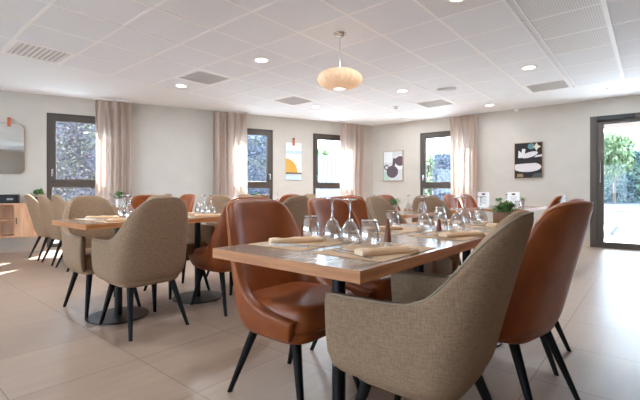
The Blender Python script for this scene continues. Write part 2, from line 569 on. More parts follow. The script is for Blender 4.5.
def hedge(name, P, ang, length, depth, h, mat_leaf, mat_core, label, dens=260, leaf=.09):
    root = thing(name, label, 'hedge', (P.x, P.y, -0.17), ang)
    bm = bmesh.new()
    nx = int(length / .35)
    rings = []
    for i in range(nx + 1):
        x = length * i / nx
        r = []
        for k in range(14):
            t = k / 13
            per = 2 * h + depth
            d = t * per
            if d < h: y, z = 0, d
            elif d < h + depth: y, z = d - h, h
            else: y, z = depth, h - (d - h - depth)
            y += random.uniform(-.08, .08) + .05; z = max(0, z + (random.uniform(-.12, .08) if z > h * .6 else 0))
            r.append((x, y, z))
        rings.append(r)
    loft(bm, rings, closed=False)
    obj('twig_core', bm, mat_core, root)
    bm = bmesh.new()
    for _ in range(int(length * dens)):
        x = random.uniform(0, length)
        if random.random() < .72: y, z = random.uniform(-.14, .1), random.uniform(.05, h + .08)
        else: y, z = random.uniform(0, depth), h + random.uniform(-.06, .22)
        s = leaf * random.uniform(.6, 1.3)
        R = Matrix.Rotation(random.uniform(0, 6.28), 3, 'Z') @ Matrix.Rotation(random.uniform(-1.2, 1.2), 3, 'X') @ Matrix.Rotation(random.uniform(0, 6.28), 3, 'Y')
        c = Vector((x, y, z))
        vsx = [bm.verts.new(c + R @ Vector(q)) for q in ((-s * .5, 0, 0), (0, 0, -s), (s * .5, 0, 0), (0, 0, s))]
        bm.faces.new(vsx)
    obj('foliage', bm, mat_leaf, root)
    return root

def leafmat(name, cols, sc=2.0):
    m = principled(name, cols[0], 0.9, 0.0, Specular_IOR_Level=0.1)
    cr = add_noise(m, cols[0], cols[-1], sc, detail=8, lo=.3, hi=.7)
    for k, c in enumerate(cols[1:-1]):
        el = cr.color_ramp.elements.new(.3 + .4 * (k + 1) / (len(cols) - 1)); el.color = c
    return m
lf_mix = leafmat('autumn_ivy', [srgb(84, 84, 92), srgb(98, 86, 90), srgb(98, 98, 88), srgb(110, 94, 88)], 2.2)
lf_grn = leafmat('laurel_leaves', [srgb(52, 72, 48), srgb(76, 96, 64), srgb(104, 120, 84)], 1.4)
lf_blu = leafmat('grey_conifer', [srgb(74, 84, 100), srgb(88, 94, 106), srgb(98, 104, 100)], 1.8)
core_m = principled('hedge_twigs', srgb(84, 84, 92), 0.95)
lf_mid = leafmat('far_hedge_leaves', [srgb(62, 80, 84), srgb(80, 96, 92), srgb(100, 118, 92)], .5)
lf_pale = leafmat('pale_leaves', [srgb(96, 112, 84), srgb(118, 134, 98), srgb(140, 152, 116)], 1.2)
def outl(s, off): return L0 + LDIR * s + Vector((-LDIR.y, LDIR.x)) * off
def outr(s, off): return CORNER + RDIR * s + Vector((-RDIR.y, RDIR.x)) * off
hedge('hedge', outl(-1.5, 3.4), LANG, 8.2, .8, 3.2, lf_mix, core_m, 'tall russet and grey ivy hedge outside the window by the sideboard', 4500, .045)
hedge('hedge', outl(6.9, 3.9), LANG, 3.7, .8, 2.75, lf_blu, core_m, 'grey-green hedge outside the middle window', 4500, .045)
hedge('hedge', outr(-.3, 4.6), RANG, 3.5, .8, 2.2, lf_blu, core_m, 'blue-grey hedge outside the window between the pictures', 4500, .045)
hedge('hedge', Vector((18.0, 42.5)), 0.0, 40.0, 1.2, 5.3, lf_mid, core_m, 'long clipped hedge beyond the road outside the glass door', 420, .26)

# board fence outside the corner window
fence_m = principled('weathered_boards', srgb(150, 158, 170), 0.8)
add_noise(fence_m, srgb(88, 98, 112), srgb(116, 122, 130), 3, (6, 6, .6))
froot = thing('board_fence', 'grey vertical board fence outside the window closest to the corner', 'fence', (outl(11.2, 3.6).x, outl(11.2, 3.6).y, -.17), LANG)
for k in range(18):
    obj('board', bx(k * .16, k * .16 + .145, 0, .025, 0, 2.35 + .02 * (k % 3)), fence_m, froot)
for z in (.4, 1.9): obj('rail', bx(0, 2.86, .025, .06, z, z + .08), fence_m, froot)

# trees beyond the hedges
def tree(P, h, rad, label, n=2600, mat=None, leaf=.16):
    root = thing('tree', label, 'tree', (P[0], P[1], -.17))
    bm = bmesh.new()
    tube(bm, [(0, 0, 0), (.05, .03, h * .3), (-.05, .05, h * .6), (0, 0, h * .85)], .14, 8, .04)
    for k in range(7):
        a = k * 0.9
        tube(bm, [(0, 0, h * (.3 + .06 * k)), (rad * .45 * math.cos(a), rad * .45 * math.sin(a), h * (.5 + .05 * k))], .05, 6, .015)
    obj('trunk', bm, principled('bark', srgb(90, 76, 66), .9), root, smooth=60)
    bm = bmesh.new()
    blobs = []
    for k in range(16):
        a = random.uniform(0, 6.28); r = rad * random.uniform(.1, .75)
        blobs.append((Vector((r * math.cos(a), r * math.sin(a), h * random.uniform(.45, .95))), rad * random.uniform(.25, .42)))
    for _ in range(n):
        c, r = random.choice(blobs)
        d = Vector((random.gauss(0, 1), random.gauss(0, 1), random.gauss(0, .8))).normalized() * r * random.uniform(.6, 1)
        s = leaf * random.uniform(.5, 1.2)
        R = Matrix.Rotation(random.uniform(0, 6.28), 3, 'Z') @ Matrix.Rotation(random.uniform(0, 6.28), 3, 'X')
        vsx = [bm.verts.new(c + d + R @ Vector(q)) for q in ((-s * .5, 0, 0), (0, -s, 0), (s * .5, 0, 0), (0, s, 0))]
        bm.faces.new(vsx)
    obj('crown', bm, mat or lf_grn, root)
tree((27.6, 37.0), 6.6, 2.7, 'broad pale green tree in front of the hedge outside the glass door', 8000, mat=lf_pale, leaf=.2)
tree((36.0, 50.0), 8.0, 3.2, 'distant pale tree behind the hedge at the right of the door view', 4000, leaf=.3)
tree((4.9, 17.5), 2.85, 1.5, 'small bushy tree above the hedge outside the right wall window', 3600, mat=lf_pale, leaf=.1)
tree((-3.0, 15.0), 3.2, 1.6, 'leafy shrub tree above the hedge outside the middle window', 3600, mat=lf_pale, leaf=.1)
tree((.35, 16.5), 3.0, 1.4, 'leafy tree above the board fence', 3200, mat=lf_pale, leaf=.1)
# roof overhang above the terrace door
bm = bmesh.new(); box(bm, dr[0] - 1.6, dr[1] + 1.0, .22, 2.1, 2.33, 2.45)
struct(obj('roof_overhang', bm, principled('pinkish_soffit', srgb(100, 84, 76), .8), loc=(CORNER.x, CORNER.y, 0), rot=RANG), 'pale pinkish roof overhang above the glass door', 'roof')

# ================================================================== CEILING FITTINGS
duct_m = principled('duct_shadow', srgb(225, 224, 222), .9)
def vent(u0, v0, label):
    t = thing('ceiling_vent', label, 'vent', uv(u0 + .3, v0 + .3, CEIL), UANG, 'square air vents in the ceiling grid')
    bm = bmesh.new()
    for r in ((-.285, .285, -.285, -.245), (-.285, .285, .245, .285), (-.285, -.245, -.245, .245), (.245, .285, -.245, .245)):
        box(bm, r[0], r[1], r[2], r[3], -.014, -.001)
    obj('vent_frame', bm, tbar_m, t)
    obj('dark_backing', bx(-.245, .245, -.245, .245, -.004, -.001), duct_m, t)
    for k in range(10):
        x = -.225 + k * .05
        M = Matrix.Translation((x, 0, -.014)) @ Matrix.Rotation(math.radians(-24), 4, 'Y')
        obj('slat', bx(-.014, .014, -.245, .245, -.0015, .0015, M=M), tbar_m, t)
for (i, j), lab in vents.items(): vent(GU0 + .6 * i, GV0 + .6 * j, lab)

def downlight(p, label, power):
    t = thing('downlight', label, 'ceiling light', p, 0, 'round recessed ceiling downlights')
    bm = bmesh.new()
    lathe(bm, [(.072, -.006), (.098, -.006), (.102, 0.0), (.072, 0.0)], 28)
    obj('trim_ring', bm, white_m, t, smooth=40)
    bm = bmesh.new(); lathe(bm, [(.071, -.0045), (.071, -.001)], 28, cap=True)
    obj('diffuser', bm, lamp_m, t)
    ld = bpy.data.lights.new('downlight_lamp', 'AREA')
    ld.shape = 'DISK'; ld.size = .14; ld.energy = power; ld.color = (.82, .92, 1.0)
    lo = bpy.data.objects.new('downlight_lamp', ld); COL.objects.link(lo)
    lo.parent = t; lo.location = (0, 0, -.010)
ZT = CEIL - .0145
dls = [((3.19, 3.61), 'round downlight to the left of the pendant lamp'), ((3.19, 5.41), 'round downlight above the second curtain from the left'),
       ((5.59, 1.21), 'round downlight in front of the vent nearest the glass door'), ((5.59, 3.01), 'round downlight just right of the pendant lamp'),
       ((3.19, 1.21), 'round downlight cut by the top edge of the picture'), ((5.59, 4.81), 'small-looking downlight above the third curtain'),
       ((7.62, .45), 'round downlight in the plaster border near the glass door'), ((7.56, 4.0), 'round downlight in the plaster border near the room corner'),
       ((7.6, 2.3), 'round downlight in the plaster border above the right wall curtain')]
for (u_, v_), lab in dls: downlight(uv(u_, v_, ZT if u_ < 7.1 else CEIL - .001), lab, DOWNLIGHT_W * (1 if u_ < 7.1 else .3))
for (u_, v_), lab in (((.79, 1.21), 'round downlight on the ceiling tiles nearest the camera'), ((.79, 3.61), 'round downlight above the left row of tables, beyond the top left of the picture'),
        ((.79, 5.41), 'round downlight beyond the ribbed vent at the far left')):
    downlight(uv(u_, v_, ZT), lab, DOWNLIGHT_W * (.4 if v_ < 2 else 1))

# pendant lamp
pz = uv(0, 0)
pend = thing('pendant_lamp', 'ribbed cream saucer pendant lamp hanging on a thin cord', 'pendant lamp', (.2, 3.97, CEIL - .0148))
bm = bmesh.new(); lathe(bm, [(.001, -.03), (.045, -.028), (.062, -.012), (.062, 0), (.001, 0)], 24); obj('canopy', bm, steel_m, pend, smooth=50)
bm = bmesh.new(); tube(bm, [(0, 0, -.03), (0, 0, -.37)], .0028, 8); obj('cord', bm, steel_m, pend)
shade_m = bpy.data.materials.new('pleated_cream_shade'); shade_m.use_nodes = True
b_ = shade_m.node_tree.nodes['Principled BSDF']
b_.inputs['Base Color'].default_value = srgb(242, 206, 172); b_.inputs['Roughness'].default_value = .7
b_.inputs['Emission Color'].default_value = srgb(255, 206, 160); b_.inputs['Emission Strength'].default_value = .16
bm = bmesh.new(); rings = []
NR = 96
for k in range(15):
    a = -PI / 2 + PI * k / 14
    r0 = .055 + .165 * math.cos(a) ** 1.0 if math.cos(a) > 1e-6 else .055
    z = -.462 + .092 * math.sin(a)
    rings.append([((r0 * (1 + (.035 if q % 4 == 0 else -.004))) * math.cos(2 * PI * q / NR), (r0 * (1 + (.035 if q % 4 == 0 else -.004))) * math.sin(2 * PI * q / NR), z) for q in range(NR)])
loft(bm, rings, cap=False)
obj('lamp_shade', bm, shade_m, pend, smooth=20)
bm = bmesh.new(); lathe(bm, [(.052, -.560), (.064, -.560), (.064, -.552), (.052, -.552), (.052, -.560)], 32); obj('rim_ring', bm, steel_m, pend, smooth=40)
bm = bmesh.new(); lathe(bm, [(.052, -.556), (.052, -.553)], 28, cap=True); obj('diffuser', bm, emit('pendant_diffuser', (1, .88, .7, 1), .8), pend)

t = thing('smoke_detector', 'small round white smoke detector on the ceiling by the corner curtain', 'smoke detector', uv(6.56, 3.66, CEIL - .009))
bm = bmesh.new(); lathe(bm, [(.001, -.045), (.035, -.04), (.05, -.02), (.055, 0), (.001, 0)], 24); obj('housing', bm, white_m, t, smooth=50)
bm = bmesh.new(); lathe(bm, [(.03, -.046), (.03, -.040)], 20, cap=True); obj('grille', bm, ink_m, t)
t = thing('ceiling_sensor', 'flat rectangular white sensor box on the ceiling tiles', 'sensor', uv(5.92, 2.43, CEIL - .0145), -.15)
obj('housing', bx(-.14, .14, -.04, .04, -.035, 0, bevel=.008), white_m, t)
obj('lens_strip', bx(-.11, .11, -.03, .03, -.040, -.0349, bevel=.002), paper_m, t)

# ================================================================== CURTAINS
def curtain(P, D, ang, s0, s1, label, folds, off=.15):
    L = s1 - s0
    n = folds * 14
    root = thing('curtain', label, 'curtain', (P.x + D.x * s0, P.y + D.y * s0, 0), ang, 'floor-length pleated curtains')
    bm = bmesh.new(); rings = []
    zs = [.02, .4, .9, 1.4, 1.9, 2.25, 2.42, 2.46, 2.545]
    for z in zs:
        row = []
        amp = .058 if z < 2.4 else .03
        for i in range(n + 1):
            x = L * i / n
            ph = 2 * PI * folds * i / n
            wob = .012 * math.sin(ph * .37 + z * 1.3)
            y = -off + amp * math.sin(ph + .25 * math.sin(z * 1.7)) * (1 + .25 * math.sin(ph * .5)) + wob
            x2 = x + .012 * math.sin(ph * .63 + z)
            row.append((x2, y, z))
        rings.append(row)
    loft(bm, rings, cap=False, closed=False)
    o = obj('curtain_cloth', bm, curtain_m, root, smooth=80)
    obj('curtain_track', bx(-.02, L + .02, -off - .012, -off + .012, 2.553, 2.5745), white_m, root)
curtain(L0, LDIR, LANG, lw(95), lw(131.5), 'pinkish beige curtain beside the window nearest the sideboard', 5)
curtain(L0, LDIR, LANG, lw(211), lw(245), 'pinkish beige curtain left of the middle window', 5)
curtain(L0, LDIR, LANG, lw(337), lw(360.5), 'pinkish beige curtain closest to the room corner', 5)
curtain(CORNER, RDIR, RANG, rw(452.5), rw(480), 'pinkish beige curtain between the two framed pictures', 5)

# ================================================================== WALL OBJECTS
def flat(bm, pts, y0, y1):
    loft(bm, [[(x, y0, z) for x, z in pts], [(x, y1, z) for x, z in pts]])
def rrect(x0, x1, z0, z1, r, n=6):
    out = []
    for cx, cz, a0 in ((x1 - r, z1 - r, 0), (x0 + r, z1 - r, PI / 2), (x0 + r, z0 + r, PI), (x1 - r, z0 + r, 1.5 * PI)):
        for k in range(n + 1):
            a = a0 + PI / 2 * k / n
            out.append((cx + r * math.cos(a), cz + r * math.sin(a)))
    return out
def ell(cx, cz, rx, rz, a0=0, a1=2 * PI, n=24, rot=0):
    return [(cx + rx * math.cos(a0 + (a1 - a0) * k / n) * math.cos(rot) - rz * math.sin(a0 + (a1 - a0) * k / n) * math.sin(rot),
             cz + rx * math.cos(a0 + (a1 - a0) * k / n) * math.sin(rot) + rz * math.sin(a0 + (a1 - a0) * k / n) * math.cos(rot)) for k in range(n if abs(a1 - a0) > 6.2 else n + 1)]
def wall_thing(name, label, cat, P, D, ang, s, z):
    return thing(name, label, cat, (P.x + D.x * s, P.y + D.y * s, z), ang)
def zof(P, D, px, y):
    """height above the floor of picture row y where column px meets the wall"""
    t_ = hit(px, P, D); d = (P + D * t_).y
    return CAMH + (192 - y) * d / F

mirror_m = principled('mirror_glass', (.80, .76, .71, 1), .04, 1.0)
pframe_m = principled('pale_wood_frame', srgb(170, 142, 116), 0.5)
# mirror on the left
s1 = lw(25); s0 = lw(-32); sm = lw(9.5)
zt, zb = zof(L0, LDIR, 10, 123.5), zof(L0, LDIR, 10, 174)
t = wall_thing('wall_mirror', 'rounded wall mirror on a tan strap above the sideboard', 'mirror', L0, LDIR, LANG, sm, 0)
hw = s1 - sm
bm = bmesh.new(); flat(bm, rrect(-hw * 1.0, hw, zb, zt, .09), -.03, -.002); obj('backing', bm, pframe_m, t)
bm = bmesh.new(); flat(bm, rrect(-hw * 1.0 + .006, hw - .006, zb + .006, zt - .006, .085), -.032, -.0301); obj('mirror_glass', bm, mirror_m, t)
obj('strap', bx(-.022, .022, -.040, -.033, zt - .05, zt + .09, bevel=.003), orange_m, t)
bm = bmesh.new(); tube(bm, [(0, -.0, zt + .075), (0, -.055, zt + .075)], .014, 12); obj('peg', bm, mill_m, t)

# strap-hung poster
s0, s1 = lw(285.3), lw(301.2); sm = (s0 + s1) / 2; hw = (s1 - s0) / 2
zt, zm, zb = zof(L0, LDIR, 293, 143), zof(L0, LDIR, 293, 173.5), zof(L0, LDIR, 293, 180)
t = wall_thing('wall_hanging', 'pale hanging print with an ochre arc on a tan strap', 'picture', L0, LDIR, LANG, sm, 0)
obj('lower_sheet', bx(-hw, hw, -.016, -.002, zb, zm), principled('pale_blue_paper', srgb(196, 212, 222), .8), t)
obj('print', bx(-hw, hw, -.022, -.002, zm + .0, zt), principled('offwhite_print', srgb(222, 222, 226), .8), t)
bm = bmesh.new(); flat(bm, [(x, z) for x, z in ell(-hw, zm + .02, hw * 1.45, .30, 0, PI / 2, 12)] + [(-hw, zm + .02)], -.0245, -.0221); obj('ochre_arc', bm, principled('ochre_paint', srgb(206, 158, 70), .7), t)
obj('blue_band', bx(-hw, hw, -.0235, -.0221, zt - .24, zt - .17), principled('blue_wash', srgb(190, 206, 224), .8), t)
obj('bottom_bar', bx(-hw, hw, -.030, -.0225, zm - .01, zm + .022, bevel=.003), principled('dark_bar', srgb(120, 92, 72), .5), t)
obj('strap', bx(-.022, .022, -.036, -.0226, zt - .06, zt + .07, bevel=.003), orange_m, t)
bm = bmesh.new(); tube(bm, [(0, 0, zt + .09), (0, -.05, zt + .09)], .02, 12); obj('peg', bm, mill_m, t)

# picture of two round vessels
def picture(label, px0, px1, y0, y1, yr):
    s0, s1 = rw(px0), rw(px1); sm = (s0 + s1) / 2; hw = (s1 - s0) / 2
    zt, zb = zof(CORNER, RDIR, (px0 + px1) / 2, y0), zof(CORNER, RDIR, (px0 + px1) / 2, y1)
    t = wall_thing('framed_picture', label, 'picture', CORNER, RDIR, RANG, sm, 0)
    bm = bmesh.new(); f = .011
    for r in ((-hw, -hw + f, zb, zt), (hw - f, hw, zb, zt), (-hw + f, hw - f, zt - f, zt), (-hw + f, hw - f, zb, zb + f)):
        box(bm, r[0], r[1], -.035, -.002, r[2], r[3])
    obj('picture_frame', bm, pframe_m, t)
    return t, hw - f, zb + f, zt - f
t, hw, zb, zt = picture('framed print of two dark round vessels on pale grey', 384, 403.5, 151, 181, 0)
H = zt - zb
def art(t, name, pts, col, lay, hw, zb, zt):
    bm = bmesh.new()
    pts = [(max(-hw, min(hw, x)), max(zb, min(zt, z))) for x, z in pts]
    flat(bm, pts, -.0245 - .0007 * lay, -.0240 - .0007 * lay)
    obj(name, bm, principled('art_ink', col, .7), t)
obj('canvas', bx(-hw, hw, -.024, -.002, zb, zt), principled('grey_paper', srgb(206, 208, 208), .8), t)
DK = srgb(96, 82, 88)
art(t, 'pale_panel', [(-hw, zb + H * .62), (-.02, zb + H * .62), (-.02, zt), (-hw, zt)], srgb(226, 230, 232), 1, hw, zb, zt)
art(t, 'green_corner', [(-hw, zb), (-hw * .3, zb), (-hw * .8, zb + H * .3), (-hw, zb + H * .3)], srgb(176, 204, 188), 1, hw, zb, zt)
art(t, 'pale_ring', ell(hw * .75, zb + H * .62, hw * .75, H * .24), srgb(232, 232, 234), 2, hw, zb, zt)
art(t, 'large_vessel', ell(-.02, zb + H * .30, hw * .62, H * .21), DK, 3, hw, zb, zt)
art(t, 'small_vessel', ell(hw * .72, zb + H * .66, hw * .5, H * .17), DK, 3, hw, zb, zt)
art(t, 'handle_ring', ell(-hw * .72, zb + H * .46, hw * .26, H * .09), DK, 3, hw, zb, zt)
art(t, 'handle_gap', ell(-hw * .70, zb + H * .455, hw * .15, H * .05), srgb(214, 216, 216), 4, hw, zb, zt)
art(t, 'spout', [(-hw * .1, zb + H * .5), (hw * .2, zb + H * .5), (hw * .35, zb + H * .76), (-.0, zb + H * .76)], DK, 2.5, hw, zb, zt)

t, hw, zb, zt = picture('framed dark print with white curving shapes and a pale star', 514.5, 543, 142.5, 178.5, 0)
H = zt - zb
obj('canvas', bx(-hw, hw, -.024, -.002, zb, zt), principled('near_black_paper', srgb(38, 32, 34), .8), t)
WH = srgb(214, 206, 206)
art(t, 'white_bowl', ell(-hw * .1, zb + H * .31, hw * 1.05, H * .14, n=28), WH, 1, hw, zb, zt)
art(t, 'dark_band', [(-hw, zb + H * .40), (hw, zb + H * .43), (hw, zb + H * .52), (-hw, zb + H * .50)], srgb(38, 32, 34), 2, hw, zb, zt)
art(t, 'white_hand', ell(hw * .1, zb + H * .66, hw * .62, H * .075, rot=.28), WH, 3, hw, zb, zt)
art(t, 'white_cups', [(-hw * .75, zb + H * .58), (-hw * .3, zb + H * .58), (-hw * .2, zb + H * .83), (-hw * .45, zb + H * .84), (-hw * .5, zb + H * .72), (-hw * .72, zb + H * .80)], WH, 4, hw, zb, zt)
art(t, 'white_leaf', [(hw * .4, zb + H * .58), (hw, zb + H * .60), (hw, zb + H * .66), (hw * .6, zb + H * .64)], WH, 3, hw, zb, zt)
art(t, 'teal_disc', ell(hw * .22, zb + H * .90, hw * .26, H * .085), srgb(92, 132, 138), 3, hw, zb, zt)
art(t, 'pale_star', [(hw * .6 + (hw * .32 if k % 2 == 0 else hw * .16) * math.sin(k * PI / 4), zb + H * .88 + (H * .12 if k % 2 == 0 else H * .06) * math.cos(k * PI / 4)) for k in range(8)], srgb(214, 208, 178), 3, hw, zb, zt)
art(t, 'ochre_corner', [(-hw * .85, zb + H * .03), (-hw * .35, zb + H * .03), (-hw * .4, zb + H * .12), (-hw * .8, zb + H * .12)], srgb(150, 122, 84), 3, hw, zb, zt)
art(t, 'slate_corner', [(hw * .2, zb), (hw, zb), (hw, zb + H * .14), (hw * .4, zb + H * .12)], srgb(70, 78, 80), 2, hw, zb, zt)

s = rw(516.5); z = zof(CORNER, RDIR, 516.5, 109)
t = wall_thing('motion_sensor', 'small white motion sensor high on the wall above the dark picture', 'sensor', CORNER, RDIR, RANG, s, z)
obj('housing', bx(-.035, .035, -.05, -.001, -.05, .05, bevel=.008), white_m, t)
obj('lens', bx(-.025, .025, -.056, -.0495, -.03, .01, bevel=.003), paper_m, t)
s = rw(562.5); z = zof(CORNER, RDIR, 562.5, 200.5)
t = wall_thing('wall_panel', 'narrow white upright panel low on the wall left of the glass door', 'wall panel', CORNER, RDIR, RANG, s, z)
obj('cover', bx(-.05, .05, -.03, -.001, -.10, .10, bevel=.006), white_m, t)
obj('switch', bx(-.02, .02, -.036, -.0295, -.03, .03, bevel=.003), paper_m, t)

# wall-hung sideboard
sR = lw(41.0)
t = wall_thing('sideboard', 'wall-hung oak sideboard with open shelves and one door under the mirror', 'sideboard', L0, LDIR, LANG, sR - .46, .27)
bm = bmesh.new(); W0, W1, Dp, Hc = -1.3, .62, .40, .52; th = .022
for r in ((W0, W1, 0, th), (W0, W1, Hc - th, Hc)): box(bm, r[0], r[1], -Dp, -.002, r[2], r[3])
for x in (W0, -.62, .17, W1 - th): box(bm, x, x + th, -Dp, -.002, th, Hc - th)
box(bm, W0, W1, -.02, -.002, th, Hc - th)
obj('carcass', bm, cab_m, t)
for x0, x1 in ((W0 + th, -.62), (-.62 + th, .17)): obj('shelf', bx(x0 + .001, x1 - .001, -Dp + .02, -.021, .25, .27), cab_m, t)
d = obj('cabinet_door', bx(.17 + th + .002, W1 - th - .002, -Dp - .001, -Dp + .018, th + .002, Hc - th - .002), cab_m, t)
obj('finger_pull', bx(.20, .21, -Dp - .012, -Dp - .0012, .20, .30, bevel=.002), black_m, d)
top = .27 + Hc
def on_wall(P, D, s, off, z): 
    n = Vector((D.y, -D.x)); q = P + D * s + n * off
    return (q.x, q.y, z)
t = thing('sound_bar', 'long black box standing on the sideboard', 'speaker', on_wall(L0, LDIR, sR - .46, .20, top), LANG)
obj('housing', bx(-.75, .20, -.07, .07, 0.0005, .135, bevel=.006), black_m, t)
obj('front_grille', bx(-.72, .17, -.074, -.0695, .02, .12), principled('speaker_cloth', srgb(36, 40, 42), .8), t)
obj('display', bx(.06, .14, -.076, -.0735, .05, .08), ink_m, t)

def plant(name, label, loc, pr, ph, leaves, spread, size, potm, group=None, up=.5, square=None):
    t = thing(name, label, 'potted plant', loc, UANG, group)
    bm = bmesh.new()
    if square: box(bm, -square[0], square[0], -square[1], square[1], 0.0005, ph, bevel=.004)
    else: lathe(bm, [(.0005, 0.0005), (pr * .78, 0.0005), (pr, ph), (pr * .88, ph), (pr * .84, ph - .01), (.0005, ph - .01)], 20)
    obj('pot', bm, potm, t, smooth=40)
    bm = bmesh.new()
    for k in range(leaves):
        a = random.uniform(0, 6.28); el = random.uniform(up * .4, 1.35)
        L = spread * random.uniform(.55, 1.1); s = size * random.uniform(.7, 1.2)
        sx = random.uniform(-1, 1) * (square[0] * .8 if square else pr * .3); sy = random.uniform(-1, 1) * (square[1] * .6 if square else pr * .3)
        c0 = Vector((sx, sy, ph - .012))
        d = Vector((math.cos(a) * math.cos(el), math.sin(a) * math.cos(el), math.sin(el)))
        side = Vector((-math.sin(a), math.cos(a), 0))
        p1 = c0 + d * (L * .6); p2 = c0 + d * L + Vector((0, 0, -.15 * L))
        mid_ = (p1 + p2) / 2
        w = s * .35
        va = [bm.verts.new(q) for q in (c0, p1, mid_ + side * w + Vector((0, 0, .1 * s)), p2 + d * s * .4, mid_ - side * w + Vector((0, 0, .1 * s)))]
        bm.faces.new((va[1], va[2], va[3], va[4]))
        vb = [bm.verts.new(q) for q in (c0 - side * .0012, c0 + side * .0012, p1 + side * .0012, p1 - side * .0012)]
        bm.faces.new(vb)
    obj('leaves', bm, leaf_m, t)
    return t
plant('potted_plant', 'leafy plant in a dark pot at the right end of the sideboard', on_wall(L0, LDIR, sR + .0, .24, top), .06, .10, 60, .15, .07, black_m)

# ================================================================== CHAIRS
def chair_shell_fn(kind):
    """returns outer surface point for plan parameter s in [-1,1] and height fraction t"""
    N = 240
    pts = []
    # normalised U: straight arms (y<0) and a super-elliptic back (y>0)
    for i in range(N + 1):
        a = PI * i / N
        c, s_ = math.cos(a), math.sin(a)
        n = 3.5
        pts.append((-math.copysign(abs(c) ** (2 / n), c), abs(s_) ** (2 / n)))
    front = [(-.97, -1.0), (-.995, -.75), (-1.0, -.5), (-1.0, -.25)]
    pts = front + pts + [(-x, y) for x, y in reversed(front)]
    real = [(x * .27, y * (.22 if y > 0 else .25)) for x, y in pts]
    acc = [0.0]
    for a, b in zip(real, real[1:]): acc.append(acc[-1] + math.hypot(b[0] - a[0], b[1] - a[1]))
    tot = acc[-1]
    def at(s):
        d = (s + 1) / 2 * tot
        for k in range(len(acc) - 1):
            if d <= acc[k + 1] + 1e-9:
                f = (d - acc[k]) / max(1e-9, acc[k + 1] - acc[k])
                return (pts[k][0] + (pts[k + 1][0] - pts[k][0]) * f, pts[k][1] + (pts[k + 1][1] - pts[k][1]) * f)
        return pts[-1]
    half = tot / 2
    if kind == 'arm':
        prof = [(0, .930), (.08, .928), (.14, .918), (.19, .893), (.235, .842), (.268, .78), (.30, .715), (.335, .670), (.38, .647), (.45, .638), (half, .632)]
    else:
        prof = [(0, .926), (.14, .922), (.20, .910), (.235, .882), (.258, .81), (.277, .72), (.30, .63), (.33, .555), (.37, .505), (.43, .47), (.52, .45), (half, .435)]
    X = [(.335, .215), (.355, .242), (.40, .262), (.50, .268), (.65, .264), (.80, .246), (.925, .222)]
    YB = [(.335, .155), (.355, .178), (.42, .200), (.50, .218), (.70, .272), (.925, .335)]
    YF = [(.335, .215), (.36, .252), (.42, .272), (.60, .282), (.925, .26)]
    if kind != 'arm':
        X = [(.325, .212), (.350, .238), (.40, .258), (.50, .266), (.65, .268), (.80, .264), (.925, .252)]
        YB = [(.325, .150), (.350, .175), (.42, .198), (.50, .218), (.70, .272), (.925, .335)]
        YF = [(.325, .17), (.350, .20), (.43, .225), (.60, .20), (.925, .16)]
    B0 = .335 if kind == 'arm' else .325
    def P(s, t):
        px, py = at(s)
        d = abs(s) * half
        top = interp(d, prof)
        h = B0 + (top - B0) * t
        if py >= 0: y = py * interp(h, YB)
        else: y = py * interp(h, YF)
        return Vector((px * interp(h, X), y, h))
    return P

def make_chair(kind, label, group):
    """faces local -Y"""
    body, pipe = (gfab, gpipe) if kind == 'arm' else (leather, lpipe)
    root = thing('dining_armchair' if kind == 'arm' else 'dining_chair', label, 'chair', (0, 0, 0), 0, group)
    P = chair_shell_fn(kind)
    ns, nh = 52, 9
    bm = bmesh.new()
    ts = [0, .07, .17, .31, .46, .62, .77, .91, 1.0]
    G = [[bm.verts.new(P(-1 + 2 * i / ns, t)) for t in ts] for i in range(ns + 1)]
    for i in range(ns):
        for k in range(len(ts) - 1):
            bm.faces.new((G[i][k], G[i + 1][k], G[i + 1][k + 1], G[i][k + 1]))
    o = obj('backrest', bm, body, root, smooth=60)
    # make normals point outwards, thickness inwards
    me = o.data
    cen = Vector((0, 0, .5)); flipped = sum(1 if (p.center - cen).dot(p.normal) < 0 else -1 for p in me.polygons)
    if flipped > 0: me.flip_normals()
    bake(o, [('SOLIDIFY', dict(thickness=.046, offset=-1.0)), ('SUBSURF', dict(levels=2, render_levels=2))])
    # under-seat base
    bm = bmesh.new()
    rings = []
    for z, k in ((.316, .84), (.322, .92), (.335, .98), (.350, 1.0), (.372, 1.0)):
        rings.append([(x * k, y * k, z) for x, y in superell(.222, -.235, .165, 4.5)])
    loft(bm, rings)
    obj('seat_base', bm, body, root, smooth=50)
    # cushion, rounded
    bm = bmesh.new(); rings = []
    for z, k in ((.3725, .95), (.384, .99), (.41, 1.0), (.445, 1.0), (.468, .975), (.480, .93), (.487, .82), (.490, .6), (.491, .3)):
        rings.append([(x * k, (y + .04) * k - .04, z) for x, y in superell(.222, -.262, .175, 4.5)])
    loft(bm, rings)
    obj('seat', bm, body, root, smooth=60)
    # piping along the rim
    bm = bmesh.new()
    path = [P(-1 + 2 * i / 60, 1.0) for i in range(61)]
    if kind == 'arm': path = [P(-1, t) for t in (.1, .3, .5, .7, .9)] + path + [P(1, t) for t in (.9, .7, .5, .3, .1)]
    q = []
    for p in path:
        inward = Vector((-p.x * .03, -(p.y) * .03, -.004))
        q.append(p + inward + Vector((0, 0, .000)))
    tube(bm, q, .0038, 6)
    obj('piping', bm, pipe, root, smooth=60)
    for sx in (-1, 1):
        for sy in (-1, 1):
            bm = bmesh.new()
            top_ = Vector((sx * .150, sy * .13 - .025, .330)); bot = Vector((sx * .205, (.235 if sy > 0 else -.245), 0.0))
            rings = []
            for k in range(5):
                f = k / 4; c = top_.lerp(bot, f); r = .023 + (.012 - .023) * f
                rings.append([(c.x + r * math.cos(2 * PI * a / 14), c.y + r * math.sin(2 * PI * a / 14), c.z) for a in range(14)])
            loft(bm, rings)
            obj('leg', bm, leg_m, root, smooth=60)
    return root

